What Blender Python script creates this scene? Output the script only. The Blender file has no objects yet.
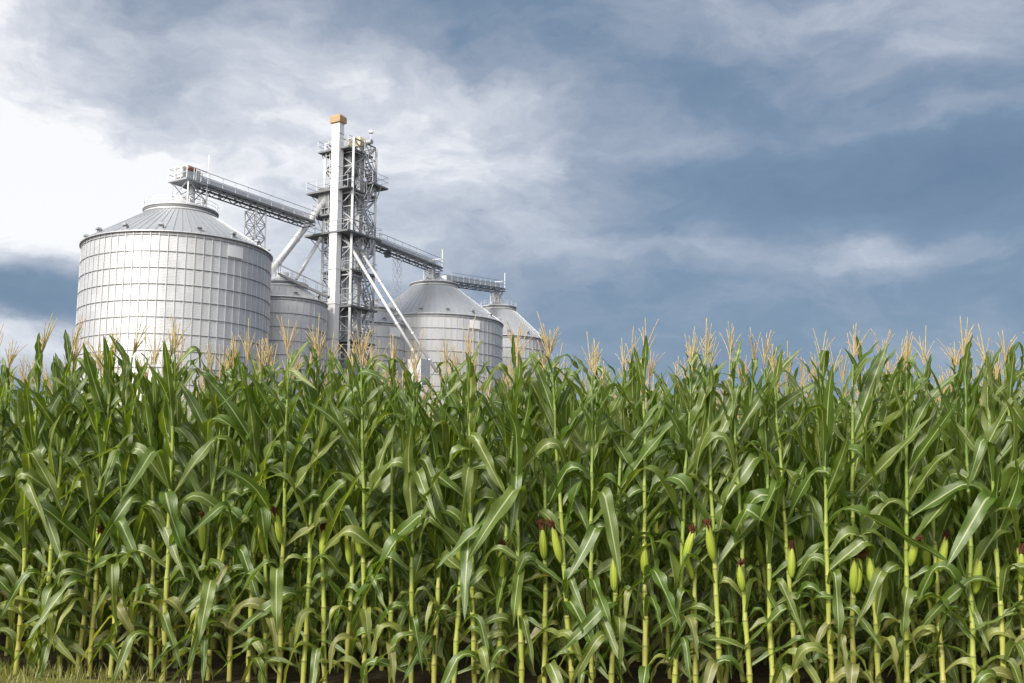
import bpy, math, random
import numpy as np
from mathutils import Vector, Matrix, Euler

R = random.Random(7)
PI = math.pi
rad = math.radians
sc = bpy.context.scene
COL = sc.collection

# ------------------------------------------------------------------ camera
EYE, PITCH, F = 1.4, rad(8.5), 1000.0
cam = bpy.data.objects.new('camera', bpy.data.cameras.new('camera'))
cam.data.sensor_width = 36.0
cam.data.lens = 36.0 * F / 1024
cam.data.clip_start, cam.data.clip_end = 0.1, 8000
cam.location = (0, 0, EYE)
cam.rotation_euler = (PI / 2 + PITCH, 0, 0)
COL.objects.link(cam)
sc.camera = cam


def ray(u, v):
    x, y = (u - 512) / F, (341.5 - v) / F
    return (x, math.cos(PITCH) - y * math.sin(PITCH), math.sin(PITCH) + y * math.cos(PITCH))


def at(u, v, Y):
    d = ray(u, v)
    s = Y / d[1]
    return Vector((d[0] * s, Y, EYE + d[2] * s))


def u_of(x, y, z):
    dz = z - EYE
    depth = y * math.cos(PITCH) + dz * math.sin(PITCH)
    return 512 + F * x / depth


# ------------------------------------------------------------------ helpers
def tag(o, label=None, cat=None, group=None, kind=None):
    if label: o['label'] = label
    if cat: o['category'] = cat
    if group: o['group'] = group
    if kind: o['kind'] = kind
    return o


def empty(name, loc=(0, 0, 0), rot=(0, 0, 0)):
    o = bpy.data.objects.new(name, None)
    o.empty_display_size = 0.2
    o.location, o.rotation_euler = loc, rot
    COL.objects.link(o)
    return o


class MB:
    """collects verts / faces / uv, builds one mesh object"""

    def __init__(self):
        self.v, self.f, self.uv = [], [], []

    def add(self, vs, fs, uvs=None):
        n = len(self.v)
        self.v += [tuple(p) for p in vs]
        self.f += [tuple(i + n for i in q) for q in fs]
        self.uv += list(uvs) if uvs else [(0.0, 0.0)] * len(vs)
        return self

    def bar(self, a, b, w, h=None, up=None):
        """square bar from a to b"""
        a, b = Vector(a), Vector(b)
        h = h or w
        d = (b - a).normalized()
        up = Vector(up) if up else (Vector((0, 0, 1)) if abs(d.z) < 0.95 else Vector((1, 0, 0)))
        s = d.cross(up).normalized() * (w / 2)
        t = s.cross(d).normalized() * (h / 2)
        vs = [p + i * s + j * t for p in (a, b) for i, j in ((-1, -1), (1, -1), (1, 1), (-1, 1))]
        return self.add(vs, [(3, 2, 1, 0), (4, 5, 6, 7), (0, 1, 5, 4), (1, 2, 6, 5), (2, 3, 7, 6), (3, 0, 4, 7)])

    def box(self, c, e1, e2, sx, sy, z0, z1, inset=0.0):
        """box with horizontal axes e1,e2 (2-vectors), base centre c"""
        vs = []
        for z, k in ((z0, 0.0), (z1, inset)):
            for i, j in ((-1, -1), (1, -1), (1, 1), (-1, 1)):
                vs.append((c[0] + i * (sx / 2 - k) * e1[0] + j * (sy / 2 - k) * e2[0],
                           c[1] + i * (sx / 2 - k) * e1[1] + j * (sy / 2 - k) * e2[1], z))
        return self.add(vs, [(3, 2, 1, 0), (4, 5, 6, 7), (0, 1, 5, 4), (1, 2, 6, 5), (2, 3, 7, 6), (3, 0, 4, 7)])

    def tube(self, pts, rs, n=8, cap=True):
        pts = [Vector(p) for p in pts]
        if not isinstance(rs, (list, tuple)): rs = [rs] * len(pts)
        vs, fs, uv = [], [], []
        ref = Vector((1, 0, 0))
        for i, p in enumerate(pts):
            d = (pts[min(i + 1, len(pts) - 1)] - pts[max(i - 1, 0)]).normalized()
            if abs(d.dot(ref)) > 0.9: ref = Vector((0, 1, 0))
            s = (ref - d * ref.dot(d)).normalized()
            t = d.cross(s)
            for k in range(n):
                a = 2 * PI * k / n
                vs.append(p + rs[i] * (math.cos(a) * s + math.sin(a) * t))
                uv.append((k / n, i / max(1, len(pts) - 1)))
        for i in range(len(pts) - 1):
            for k in range(n):
                k2 = (k + 1) % n
                fs.append((i * n + k, i * n + k2, (i + 1) * n + k2, (i + 1) * n + k))
        if cap:
            fs.append(tuple(range(n - 1, -1, -1)))
            fs.append(tuple((len(pts) - 1) * n + k for k in range(n)))
        return self.add(vs, fs, uv)

    def lathe(self, prof, n=64, c=(0, 0)):
        """profile (r,z) list turned about the vertical through c, uv = (angle, index)"""
        vs, fs, uv = [], [], []
        m = len(prof)
        for k in range(n + 1):
            a = 2 * PI * k / n
            for j, (r, z) in enumerate(prof):
                vs.append((c[0] + r * math.cos(a), c[1] + r * math.sin(a), z))
                uv.append((k / n, z))
        for k in range(n):
            for j in range(m - 1):
                fs.append((k * m + j, (k + 1) * m + j, (k + 1) * m + j + 1, k * m + j + 1))
        return self.add(vs, fs, uv)

    def mesh(self, name, mat, smooth=False):
        me = bpy.data.meshes.new(name)
        me.from_pydata(self.v, [], self.f)
        uvl = me.uv_layers.new(name='UVMap')
        idx = np.empty(len(me.loops), dtype=np.int32)
        me.loops.foreach_get('vertex_index', idx)
        uvl.data.foreach_set('uv', np.array(self.uv, dtype=np.float32)[idx].ravel())
        if smooth: me.polygons.foreach_set('use_smooth', [True] * len(me.polygons))
        me.materials.append(mat)
        me.update()
        return me

    def build(self, name, mat, parent=None, smooth=False, loc=None):
        return link(name, self.mesh(name, mat, smooth), parent, loc)


def link(name, me, parent=None, loc=None):
    o = bpy.data.objects.new(name, me)
    if parent: o.parent = parent
    if loc: o.location = loc
    COL.objects.link(o)
    return o


# ------------------------------------------------------------------ materials
class NT:
    def __init__(self, tree):
        self.t = tree
        self.n = tree.nodes
        self.l = tree.links
        self.n.clear()

    def node(self, typ, **kw):
        nd = self.n.new(typ)
        for k, v in kw.items():
            if k == 'ins':
                for i, val in v.items(): self.put(nd.inputs[i], val)
            else:
                setattr(nd, k, v)
        return nd

    def put(self, sock, val):
        if hasattr(val, 'links') or isinstance(val, bpy.types.NodeSocket):
            self.l.new(val, sock)
        else:
            sock.default_value = val

    def m(self, op, a, b=0.0, c=0.0, clamp=False):
        nd = self.node('ShaderNodeMath', operation=op, use_clamp=clamp)
        self.put(nd.inputs[0], a)
        self.put(nd.inputs[1], b)
        if op in ('MULTIPLY_ADD', 'SMOOTH_MIN', 'COMPARE'): self.put(nd.inputs[2], c)
        return nd.outputs[0]

    def mix(self, fac, a, b, mode='MIX'):
        nd = self.node('ShaderNodeMix', data_type='RGBA', blend_type=mode)
        self.put(nd.inputs[0], fac)
        self.put(nd.inputs[6], a)
        self.put(nd.inputs[7], b)
        return nd.outputs[2]

    def ramp(self, fac, stops):
        nd = self.node('ShaderNodeValToRGB')
        cr = nd.color_ramp
        while len(cr.elements) < len(stops): cr.elements.new(0.5)
        for e, (p, c) in zip(cr.elements, stops):
            e.position = p
            e.color = c if len(c) == 4 else (*c, 1)
        self.put(nd.inputs[0], fac)
        return nd.outputs[0]

    def noise(self, vec=None, scale=5.0, detail=3.0, rough=0.55, dist=0.0):
        nd = self.node('ShaderNodeTexNoise')
        if vec is not None: self.l.new(vec, nd.inputs['Vector'])
        nd.inputs['Scale'].default_value = scale
        nd.inputs['Detail'].default_value = detail
        nd.inputs['Roughness'].default_value = rough
        nd.inputs['Distortion'].default_value = dist
        return nd


def c4(r, g, b): return (r, g, b, 1.0)


def new_mat(name):
    m = bpy.data.materials.new(name)
    m.use_nodes = True
    return m, NT(m.node_tree)


def finish(nt, shader):
    out = nt.node('ShaderNodeOutputMaterial')
    nt.l.new(shader, out.inputs[0])


def principled(nt, col, rough=0.5, metal=0.0, spec=0.5, bump=None, bs=0.2, bd=0.01):
    p = nt.node('ShaderNodeBsdfPrincipled')
    nt.put(p.inputs['Base Color'], col)
    nt.put(p.inputs['Roughness'], rough)
    nt.put(p.inputs['Metallic'], metal)
    nt.put(p.inputs['Specular IOR Level'], spec)
    if bump is not None:
        b = nt.node('ShaderNodeBump')
        b.inputs['Strength'].default_value = bs
        b.inputs['Distance'].default_value = bd
        nt.l.new(bump, b.inputs['Height'])
        nt.l.new(b.outputs[0], p.inputs['Normal'])
    return p.outputs[0]


def mat_plain(name, col, rough=0.5, metal=0.0, var=0.12, scale=1.5, spec=0.5):
    m, nt = new_mat(name)
    tc = nt.node('ShaderNodeTexCoord')
    n = nt.noise(tc.outputs['Object'], scale, 4)
    f = nt.m('MULTIPLY_ADD', n.outputs[0], 2 * var, 1 - var)
    cc = nt.mix(1.0, c4(*col), nt.node('ShaderNodeCombineColor', ins={0: f, 1: f, 2: f}).outputs[0], 'MULTIPLY')
    r = nt.m('MULTIPLY_ADD', n.outputs[0], 0.25, rough - 0.12)
    finish(nt, principled(nt, cc, r, metal, spec))
    return m


def mat_silo_wall():
    """galvanised sheets: each sheet of each ring weathers a little differently, with drip streaks"""
    m, nt = new_mat('galvanised_sheet')
    uv = nt.node('ShaderNodeUVMap').outputs[0]
    sp = nt.node('ShaderNodeSeparateXYZ', ins={0: uv})
    cu = nt.m('FLOOR', nt.m('MULTIPLY', sp.outputs[0], 36.0))
    cv = nt.m('FLOOR', nt.m('DIVIDE', sp.outputs[1], 1.12))
    w = nt.node('ShaderNodeTexWhiteNoise', noise_dimensions='2D')
    nt.l.new(nt.node('ShaderNodeCombineXYZ', ins={0: cu, 1: cv}).outputs[0], w.inputs[0])
    w2 = nt.node('ShaderNodeTexWhiteNoise', noise_dimensions='1D')
    nt.l.new(nt.m('FLOOR', nt.m('MULTIPLY', sp.outputs[0], 72.0)), w2.inputs['W'])
    streak = nt.noise(nt.node('ShaderNodeCombineXYZ', ins={0: nt.m('MULTIPLY', sp.outputs[0], 160.0), 1: nt.m('MULTIPLY', sp.outputs[1], 0.5)}).outputs[0], 1.0, 4)
    tc = nt.node('ShaderNodeTexCoord')
    big = nt.noise(tc.outputs['Object'], 0.35, 4)
    f = nt.m('MULTIPLY_ADD', w.outputs[0], 0.08, 0.84)
    f = nt.m('ADD', f, nt.m('MULTIPLY', w2.outputs[0], 0.10))
    f = nt.m('ADD', f, nt.m('MULTIPLY_ADD', streak.outputs[0], 0.16, -0.08))
    f = nt.m('ADD', f, nt.m('MULTIPLY_ADD', big.outputs[0], 0.2, -0.08))
    cc = nt.mix(1.0, c4(0.60, 0.612, 0.635), nt.node('ShaderNodeCombineColor', ins={0: f, 1: f, 2: f}).outputs[0], 'MULTIPLY')
    rough = nt.m('MULTIPLY_ADD', w.outputs[0], 0.14, 0.40)
    wave = nt.m('SINE', nt.m('MULTIPLY', sp.outputs[1], 2 * PI / 0.10))
    finish(nt, principled(nt, cc, rough, 0.35, 0.5, wave, 0.35, 0.008))
    return m


def mat_roof():
    m, nt = new_mat('galvanised_roof')
    uv = nt.node('ShaderNodeUVMap').outputs[0]
    sp = nt.node('ShaderNodeSeparateXYZ', ins={0: uv})
    w2 = nt.node('ShaderNodeTexWhiteNoise', noise_dimensions='1D')
    nt.l.new(nt.m('FLOOR', nt.m('MULTIPLY', sp.outputs[0], 56.0)), w2.inputs['W'])
    tc = nt.node('ShaderNodeTexCoord')
    big = nt.noise(tc.outputs['Object'], 0.6, 5)
    f = nt.m('MULTIPLY_ADD', w2.outputs[0], 0.06, 0.86)
    f = nt.m('ADD', f, nt.m('MULTIPLY_ADD', big.outputs[0], 0.26, -0.1))
    cc = nt.mix(1.0, c4(0.56, 0.575, 0.60), nt.node('ShaderNodeCombineColor', ins={0: f, 1: f, 2: f}).outputs[0], 'MULTIPLY')
    finish(nt, principled(nt, cc, 0.42, 0.5))
    return m


def mat_leaf(name, shade=1.0, dead=0.0):
    m, nt = new_mat(name)
    uv = nt.node('ShaderNodeUVMap').outputs[0]
    sp = nt.node('ShaderNodeSeparateXYZ', ins={0: uv})
    oi = nt.node('ShaderNodeObjectInfo')
    d = nt.m('ABSOLUTE', nt.m('SUBTRACT', sp.outputs[0], 0.5))
    rib = nt.m('SUBTRACT', 1.0, nt.m('DIVIDE', d, nt.m('MULTIPLY_ADD', sp.outputs[1], -0.040, 0.085)), clamp=True)
    rib = nt.m('POWER', rib, 0.6)
    vein = nt.m('SINE', nt.m('MULTIPLY', sp.outputs[0], 2 * PI * 11))
    tc = nt.node('ShaderNodeTexCoord')
    n = nt.noise(tc.outputs['Object'], 9.0, 4)
    n2 = nt.noise(nt.node('ShaderNodeCombineXYZ', ins={0: nt.m('MULTIPLY', sp.outputs[0], 22.0), 1: nt.m('MULTIPLY', sp.outputs[1], 2.5), 2: nt.m('MULTIPLY', oi.outputs['Random'], 37.0)}).outputs[0], 1.0, 3)
    geo = nt.node('ShaderNodeNewGeometry')
    nw = nt.noise(geo.outputs['Position'], 1.1, 2)
    t = nt.m('ADD', nt.m('MULTIPLY', oi.outputs['Random'], 0.55), nt.m('MULTIPLY', nw.outputs[0], 0.55), clamp=True)
    base = nt.ramp(t, [(0.0, (0.050 * shade, 0.102 * shade, 0.010 * shade)), (0.45, (0.084 * shade, 0.142 * shade, 0.016 * shade)),
                       (0.8, (0.130 * shade, 0.174 * shade, 0.034 * shade)), (1.0, (0.22 * shade, 0.235 * shade, 0.055 * shade))])
    f = nt.m('MULTIPLY_ADD', n2.outputs[0], 0.5, 0.75)
    f = nt.m('ADD', f, nt.m('MULTIPLY', vein, 0.05))
    base = nt.mix(1.0, base, nt.node('ShaderNodeCombineColor', ins={0: f, 1: f, 2: f}).outputs[0], 'MULTIPLY')
    base = nt.mix(nt.m('MULTIPLY', rib, 0.8), base, c4(0.52, 0.57, 0.33))
    # dry, yellowed tips and edges
    dry = nt.m('MULTIPLY', nt.m('SUBTRACT', nt.m('ADD', sp.outputs[1], nt.m('MULTIPLY', n.outputs[0], 0.35)), 1.12, clamp=True), 5.0, clamp=True)
    base = nt.mix(nt.m('MULTIPLY', dry, 0.7), base, c4(0.30, 0.25, 0.10))
    if dead: base = nt.mix(dead, base, nt.mix(n2.outputs[0], c4(0.20, 0.13, 0.06), c4(0.46, 0.37, 0.20)))
    h = nt.m('ADD', nt.m('MULTIPLY', vein, 0.5), nt.m('MULTIPLY', rib, 1.5))
    surf = principled(nt, base, nt.m('MULTIPLY_ADD', n.outputs[0], 0.24, 0.32), 0.0, 0.9, h, 0.25, 0.003)
    tr = nt.node('ShaderNodeBsdfTranslucent')
    tcol = nt.mix(1.0, base, c4(2.4, 2.3, 0.7), 'MULTIPLY')
    nt.l.new(tcol, tr.inputs[0])
    mx = nt.node('ShaderNodeMixShader', ins={0: 0.30})
    nt.l.new(surf, mx.inputs[1])
    nt.l.new(tr.outputs[0], mx.inputs[2])
    finish(nt, mx.outputs[0])
    return m


def mat_stalk():
    m, nt = new_mat('corn_stalk')
    tc = nt.node('ShaderNodeTexCoord')
    sp = nt.node('ShaderNodeSeparateXYZ', ins={0: tc.outputs['Object']})
    oi = nt.node('ShaderNodeObjectInfo')
    n = nt.noise(nt.node('ShaderNodeCombineXYZ', ins={0: nt.m('MULTIPLY', sp.outputs[0], 60.0), 1: nt.m('MULTIPLY', sp.outputs[1], 60.0), 2: nt.m('MULTIPLY', sp.outputs[2], 4.0)}).outputs[0], 1.0, 4)
    h = nt.m('ADD', nt.m('MULTIPLY', sp.outputs[2], 0.40), nt.m('MULTIPLY_ADD', oi.outputs['Random'], 0.3, -0.15), clamp=True)
    h = nt.m('ADD', h, nt.m('MULTIPLY_ADD', n.outputs[0], 0.3, -0.15), clamp=True)
    fz = nt.m('FRACT', nt.m('DIVIDE', sp.outputs[2], 2.30 / 13))
    h = nt.m('ADD', h, nt.m('MULTIPLY_ADD', fz, 0.22, -0.10), clamp=True)
    col = nt.ramp(h, [(0.0, (0.34, 0.33, 0.085)), (0.25, (0.32, 0.36, 0.075)), (0.6, (0.22, 0.30, 0.06)), (1.0, (0.11, 0.18, 0.04))])
    node = nt.m('GREATER_THAN', fz, 0.93)
    col = nt.mix(nt.m('MULTIPLY', node, 0.6), col, c4(0.13, 0.12, 0.035))
    finish(nt, principled(nt, col, 0.42, 0.0, 0.45))
    return m


def mat_husk():
    m, nt = new_mat('corn_husk')
    uv = nt.node('ShaderNodeUVMap').outputs[0]
    sp = nt.node('ShaderNodeSeparateXYZ', ins={0: uv})
    oi = nt.node('ShaderNodeObjectInfo')
    wv = nt.m('SINE', nt.m('MULTIPLY', sp.outputs[0], 2 * PI * 9))
    n = nt.noise(nt.node('ShaderNodeCombineXYZ', ins={0: nt.m('MULTIPLY', sp.outputs[0], 14.0), 1: sp.outputs[1], 2: oi.outputs['Random']}).outputs[0], 2.0, 3)
    t = nt.m('ADD', nt.m('MULTIPLY', sp.outputs[1], 0.5), nt.m('MULTIPLY', n.outputs[0], 0.5))
    col = nt.ramp(t, [(0.0, (0.20, 0.29, 0.035)), (0.5, (0.34, 0.42, 0.055)), (1.0, (0.48, 0.50, 0.13))])
    f = nt.m('MULTIPLY_ADD', wv, 0.10, 0.95)
    col = nt.mix(1.0, col, nt.node('ShaderNodeCombineColor', ins={0: f, 1: f, 2: f}).outputs[0], 'MULTIPLY')
    finish(nt, principled(nt, col, 0.45, 0.0, 0.4, wv, 0.4, 0.002))
    return m


def mat_tassel():
    m, nt = new_mat('corn_tassel')
    oi = nt.node('ShaderNodeObjectInfo')
    tc = nt.node('ShaderNodeTexCoord')
    n = nt.noise(tc.outputs['Object'], 30.0, 3)
    t = nt.m('ADD', nt.m('MULTIPLY', oi.outputs['Random'], 0.6), nt.m('MULTIPLY', n.outputs[0], 0.5), clamp=True)
    col = nt.ramp(t, [(0.0, (0.38, 0.36, 0.15)), (0.4, (0.56, 0.46, 0.24)), (0.75, (0.60, 0.47, 0.26)), (1.0, (0.58, 0.42, 0.26))])
    surf = principled(nt, col, 0.7, 0.0, 0.2)
    tr = nt.node('ShaderNodeBsdfTranslucent')
    nt.l.new(col, tr.inputs[0])
    mx = nt.node('ShaderNodeMixShader', ins={0: 0.3})
    nt.l.new(surf, mx.inputs[1])
    nt.l.new(tr.outputs[0], mx.inputs[2])
    finish(nt, mx.outputs[0])
    return m


def mat_ground(name, cols, scale):
    m, nt = new_mat(name)
    geo = nt.node('ShaderNodeNewGeometry')
    n = nt.noise(geo.outputs['Position'], scale, 6, 0.65)
    n2 = nt.noise(geo.outputs['Position'], scale * 12, 4, 0.6)
    t = nt.m('ADD', nt.m('MULTIPLY', n.outputs[0], 0.6), nt.m('MULTIPLY', n2.outputs[0], 0.4))
    col = nt.ramp(t, [(0.3, cols[0]), (0.5, cols[1]), (0.7, cols[2])])
    finish(nt, principled(nt, col, 0.95, 0.0, 0.1, n2.outputs[0], 0.6, 0.05))
    return m


M_WALL, M_ROOF = mat_silo_wall(), mat_roof()
M_SEAM = mat_plain('bolted_seam_steel', (0.31, 0.32, 0.34), 0.55, 0.3)
M_RIB = mat_plain('stiffener_steel', (0.66, 0.67, 0.69), 0.45, 0.35)
M_STEEL = mat_plain('galvanised_steel_frame', (0.43, 0.445, 0.47), 0.5, 0.4)
M_DARK = mat_plain('weathered_steel_grating', (0.19, 0.198, 0.21), 0.65, 0.3)
M_PALE = mat_plain('pale_galvanised_duct', (0.62, 0.63, 0.65), 0.42, 0.35)
M_WHITE = mat_plain('white_painted_steel', (0.80, 0.81, 0.83), 0.35, 0.0, 0.06, 0.8)
M_TAN = mat_plain('ochre_painted_steel', (0.42, 0.285, 0.15), 0.5, 0.0, 0.04)
M_CREAM = mat_plain('cream_painted_steel', (0.66, 0.58, 0.36), 0.5, 0.0)
M_RED = mat_plain('red_motor_paint', (0.36, 0.17, 0.11), 0.45)
M_CONC = mat_plain('concrete', (0.36, 0.35, 0.33), 0.9, 0.0)
M_LEAF = mat_leaf('corn_leaf')
M_DRY = mat_leaf('withered_leaf', 1.2, 0.38)
M_YELLOW = mat_leaf('yellowing_leaf', 1.7, 0.3)
M_STALK, M_HUSK, M_TASSEL = mat_stalk(), mat_husk(), mat_tassel()
M_SILK = mat_plain('dried_corn_silk', (0.085, 0.032, 0.016), 0.75, 0.0, 0.35, 25.0, 0.2)
M_SOIL = mat_ground('field_soil', ((0.028, 0.022, 0.014), (0.05, 0.039, 0.025), (0.08, 0.064, 0.04)), 0.8)
M_VERGE = mat_ground('verge_turf', ((0.09, 0.085, 0.03), (0.15, 0.15, 0.05), (0.25, 0.21, 0.10)), 1.5)
M_GRASS = mat_leaf('grass_blade', 1.5, 0.4)

# ------------------------------------------------------------------ world
SUN_DIR = Vector((-0.45, -0.70, 0.56)).normalized()     # towards the sun: behind the camera, to the left
EXPOSURE = 1.45
w = bpy.data.worlds.new('World')
sc.world = w
w.use_nodes = True
nt = NT(w.node_tree)
tc = nt.node('ShaderNodeTexCoord')
dirv = tc.outputs['Generated']
sp = nt.node('ShaderNodeSeparateXYZ', ins={0: dirv})
az = nt.m('ARCTAN2', sp.outputs[0], sp.outputs[1])
el = nt.m('ARCSINE', sp.outputs[2])
P0 = nt.node('ShaderNodeCombineXYZ', ins={0: az, 1: el, 2: 0.0}).outputs[0]


def vmath(op, a, b=None, scale=None):
    nd = nt.node('ShaderNodeVectorMath', operation=op)
    nt.put(nd.inputs[0], a)
    if b is not None: nt.put(nd.inputs[1], b)
    if scale is not None: nd.inputs['Scale'].default_value = scale
    return nd.outputs['Value'] if op == 'DOT_PRODUCT' else nd.outputs[0]


# warp the cloud layout so that edges billow
stretch = vmath('MULTIPLY', P0, (1.0, 1.9, 1.0))
wn = nt.noise(stretch, 4.5, 6, 0.58)
wv = vmath('SUBTRACT', wn.outputs[1], (0.5, 0.5, 0.5))
wv = vmath('MULTIPLY', wv, (0.20, 0.11, 0.0))
P = vmath('ADD', P0, wv)


def blob(u, v, ru, rv, amp):
    d = ray(u, v)
    a, e = math.atan2(d[0], d[1]), math.asin(d[2] / math.sqrt(sum(c * c for c in d)))
    q = vmath('SUBTRACT', P, (a, e, 0.0))
    q = vmath('MULTIPLY', q, (1000.0 / ru, 1000.0 / rv, 0.0))
    d2 = vmath('DOT_PRODUCT', q, q)
    return nt.m('MULTIPLY', nt.m('EXPONENT', nt.m('MULTIPLY', d2, -1.0)), amp)


CLOUDS = [  # picture place and size of each cloud mass, brighter or darker than the overcast
    (-30, 80, 130, 160, 0.66), (40, 205, 160, 75, 0.54), (130, 205, 110, 60, 0.22), (170, 100, 75, 48, -0.16), (110, 30, 60, 40, 0.06),
    (330, 200, 200, 130, 0.42), (520, 165, 150, 75, 0.29), (270, 75, 140, 75, 0.36), (500, 40, 190, 36, -0.10),
    (420, 105, 150, 50, 0.18), (30, 300, 140, 30, -0.44), (10, 350, 150, 20, 0.5),
    (830, 10, 280, 36, 0.24), (930, 48, 130, 22, 0.22), (700, 88, 130, 34, -0.08), (700, 138, 70, 18, 0.16), (960, 108, 110, 13, 0.22),
    (820, 178, 260, 48, -0.16), (690, 243, 80, 14, 0.25), (860, 252, 110, 18, 0.30), (560, 240, 90, 26, 0.08),
    (760, 320, 420, 40, 0.0),
]
b = 0.215
for c in CLOUDS: b = nt.m('ADD', b, blob(*c))
# streaky cloud texture, drawn out along the horizon
cl = nt.node('ShaderNodeVectorMath', operation='DIVIDE')
nt.l.new(dirv, cl.inputs[0])
zz = nt.m('ADD', nt.m('MAXIMUM', sp.outputs[2], 0.0), 0.16)
nt.l.new(nt.node('ShaderNodeCombineXYZ', ins={0: zz, 1: zz, 2: zz}).outputs[0], cl.inputs[1])
n1 = nt.noise(cl.outputs[0], 1.5, 9, 0.6, 0.0)
n2 = nt.noise(vmath('MULTIPLY', P, (1.0, 2.4, 1.0)), 17.0, 8, 0.62, 0.0)
puff = nt.m('ABSOLUTE', nt.m('SUBTRACT', nt.noise(vmath('MULTIPLY', P, (1.0, 1.5, 1.0)), 9.0, 8, 0.6).outputs[0], 0.5))
n3 = nt.noise(vmath('MULTIPLY', P, (1.0, 2.3, 1.0)), 5.2, 10, 0.54, 0.0)
n4 = nt.noise(vmath('MULTIPLY', P0, (1.0, 1.8, 1.0)), 3.2, 8, 0.5, 0.0)
ridge = nt.m('SUBTRACT', 1.0, nt.m('MULTIPLY', nt.m('ABSOLUTE', nt.m('SUBTRACT', n4.outputs[0], 0.5)), 7.0), clamp=True)
tex = nt.m('ADD', nt.m('MULTIPLY_ADD', n1.outputs[0], 0.20, -0.10), nt.m('MULTIPLY_ADD', n2.outputs[0], 0.36, -0.18))
tex = nt.m('ADD', tex, nt.m('MULTIPLY_ADD', n3.outputs[0], 0.86, -0.43))
tex = nt.m('ADD', tex, nt.m('MULTIPLY_ADD', puff, -0.55, 0.05))
b = nt.m('ADD', b, nt.m('MULTIPLY', tex, nt.m('MULTIPLY_ADD', nt.m('MINIMUM', b, 0.8), 1.0, 0.38)))
# away from the storm (behind and beside the camera) the overcast is thin and bright, brightest about the sun
sd = vmath('DOT_PRODUCT', dirv, tuple(SUN_DIR))
back = nt.m('MULTIPLY', nt.m('SUBTRACT', 0.35, sp.outputs[1]), 0.9, clamp=True)
b = nt.m('ADD', b, nt.m('MULTIPLY', back, 0.75))
glow = nt.m('POWER', nt.m('MAXIMUM', sd, 0.0), 5.0)
K = 10.0 / 2 ** EXPOSURE
stops = [(0.0, (0.122, 0.190, 0.292)), (0.22, (0.178, 0.254, 0.362)), (0.42, (0.312, 0.368, 0.462)), (0.62, (0.50, 0.54, 0.62)),
         (0.80, (0.68, 0.705, 0.765)), (1.0, (0.98, 0.98, 0.985))]
cloud = nt.ramp(nt.m('ADD', b, 0.0, clamp=True), [(p, tuple(x for x in c)) for p, c in stops])
cloud = vmath('SCALE', cloud, scale=K)
glowv = vmath('MULTIPLY', nt.node('ShaderNodeCombineXYZ', ins={0: glow, 1: glow, 2: glow}).outputs[0], (10.0, 9.2, 8.0))
cloud = vmath('ADD', cloud, glowv)
sky = nt.node('ShaderNodeTexSky', sky_type='NISHITA', sun_disc=False)
sky.sun_elevation = math.asin(SUN_DIR.z)
sky.sun_rotation = math.atan2(SUN_DIR.x, SUN_DIR.y)
col = nt.mix(0.94, sky.outputs[0], cloud)
bg = nt.node('ShaderNodeBackground')
nt.l.new(col, bg.inputs[0])
bg.inputs[1].default_value = 0.1
wo = nt.node('ShaderNodeOutputWorld')
nt.l.new(bg.outputs[0], wo.inputs[0])

sun = bpy.data.objects.new('sun', bpy.data.lights.new('sun', 'SUN'))
sun.data.energy = 1.5
sun.data.angle = rad(16)
sun.data.color = (1.0, 0.94, 0.84)
sun.rotation_euler = SUN_DIR.to_track_quat('Z', 'Y').to_euler()
sun.location = (-30, -30, 40)
COL.objects.link(sun)

# ------------------------------------------------------------------ ground
SLOPE = -0.20                       # the front row runs nearer towards the right
ROW0 = 7.28
RN = Vector((-SLOPE, 1.0)).normalized()      # across the rows, away from the camera
RT = Vector((1.0, SLOPE)).normalized()       # along a row


def row_y(x): return ROW0 + SLOPE * x


g = MB()
S = 3000.0
ys = [-S, -40, 0, 40, 140, S]
xs = [-S, -80, -20, 20, 80, S]
g.add([(x, y, 0) for y in ys for x in xs], [(j * 6 + i, j * 6 + i + 1, j * 6 + i + 7, j * 6 + i + 6) for j in range(5) for i in range(5)])
tag(g.build('ground', M_SOIL), 'dark brown field soil under the corn and around the silos', 'ground', kind='structure')
v = MB()
v.add([(-30, -20, .004), (30, -20, .004), (30, row_y(30) - .12, .004), (-30, row_y(-30) - .12, .004)], [(0, 1, 2, 3)])
tag(v.build('grass_verge', M_VERGE), 'strip of pale turf in front of the corn', 'verge', kind='structure')


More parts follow.
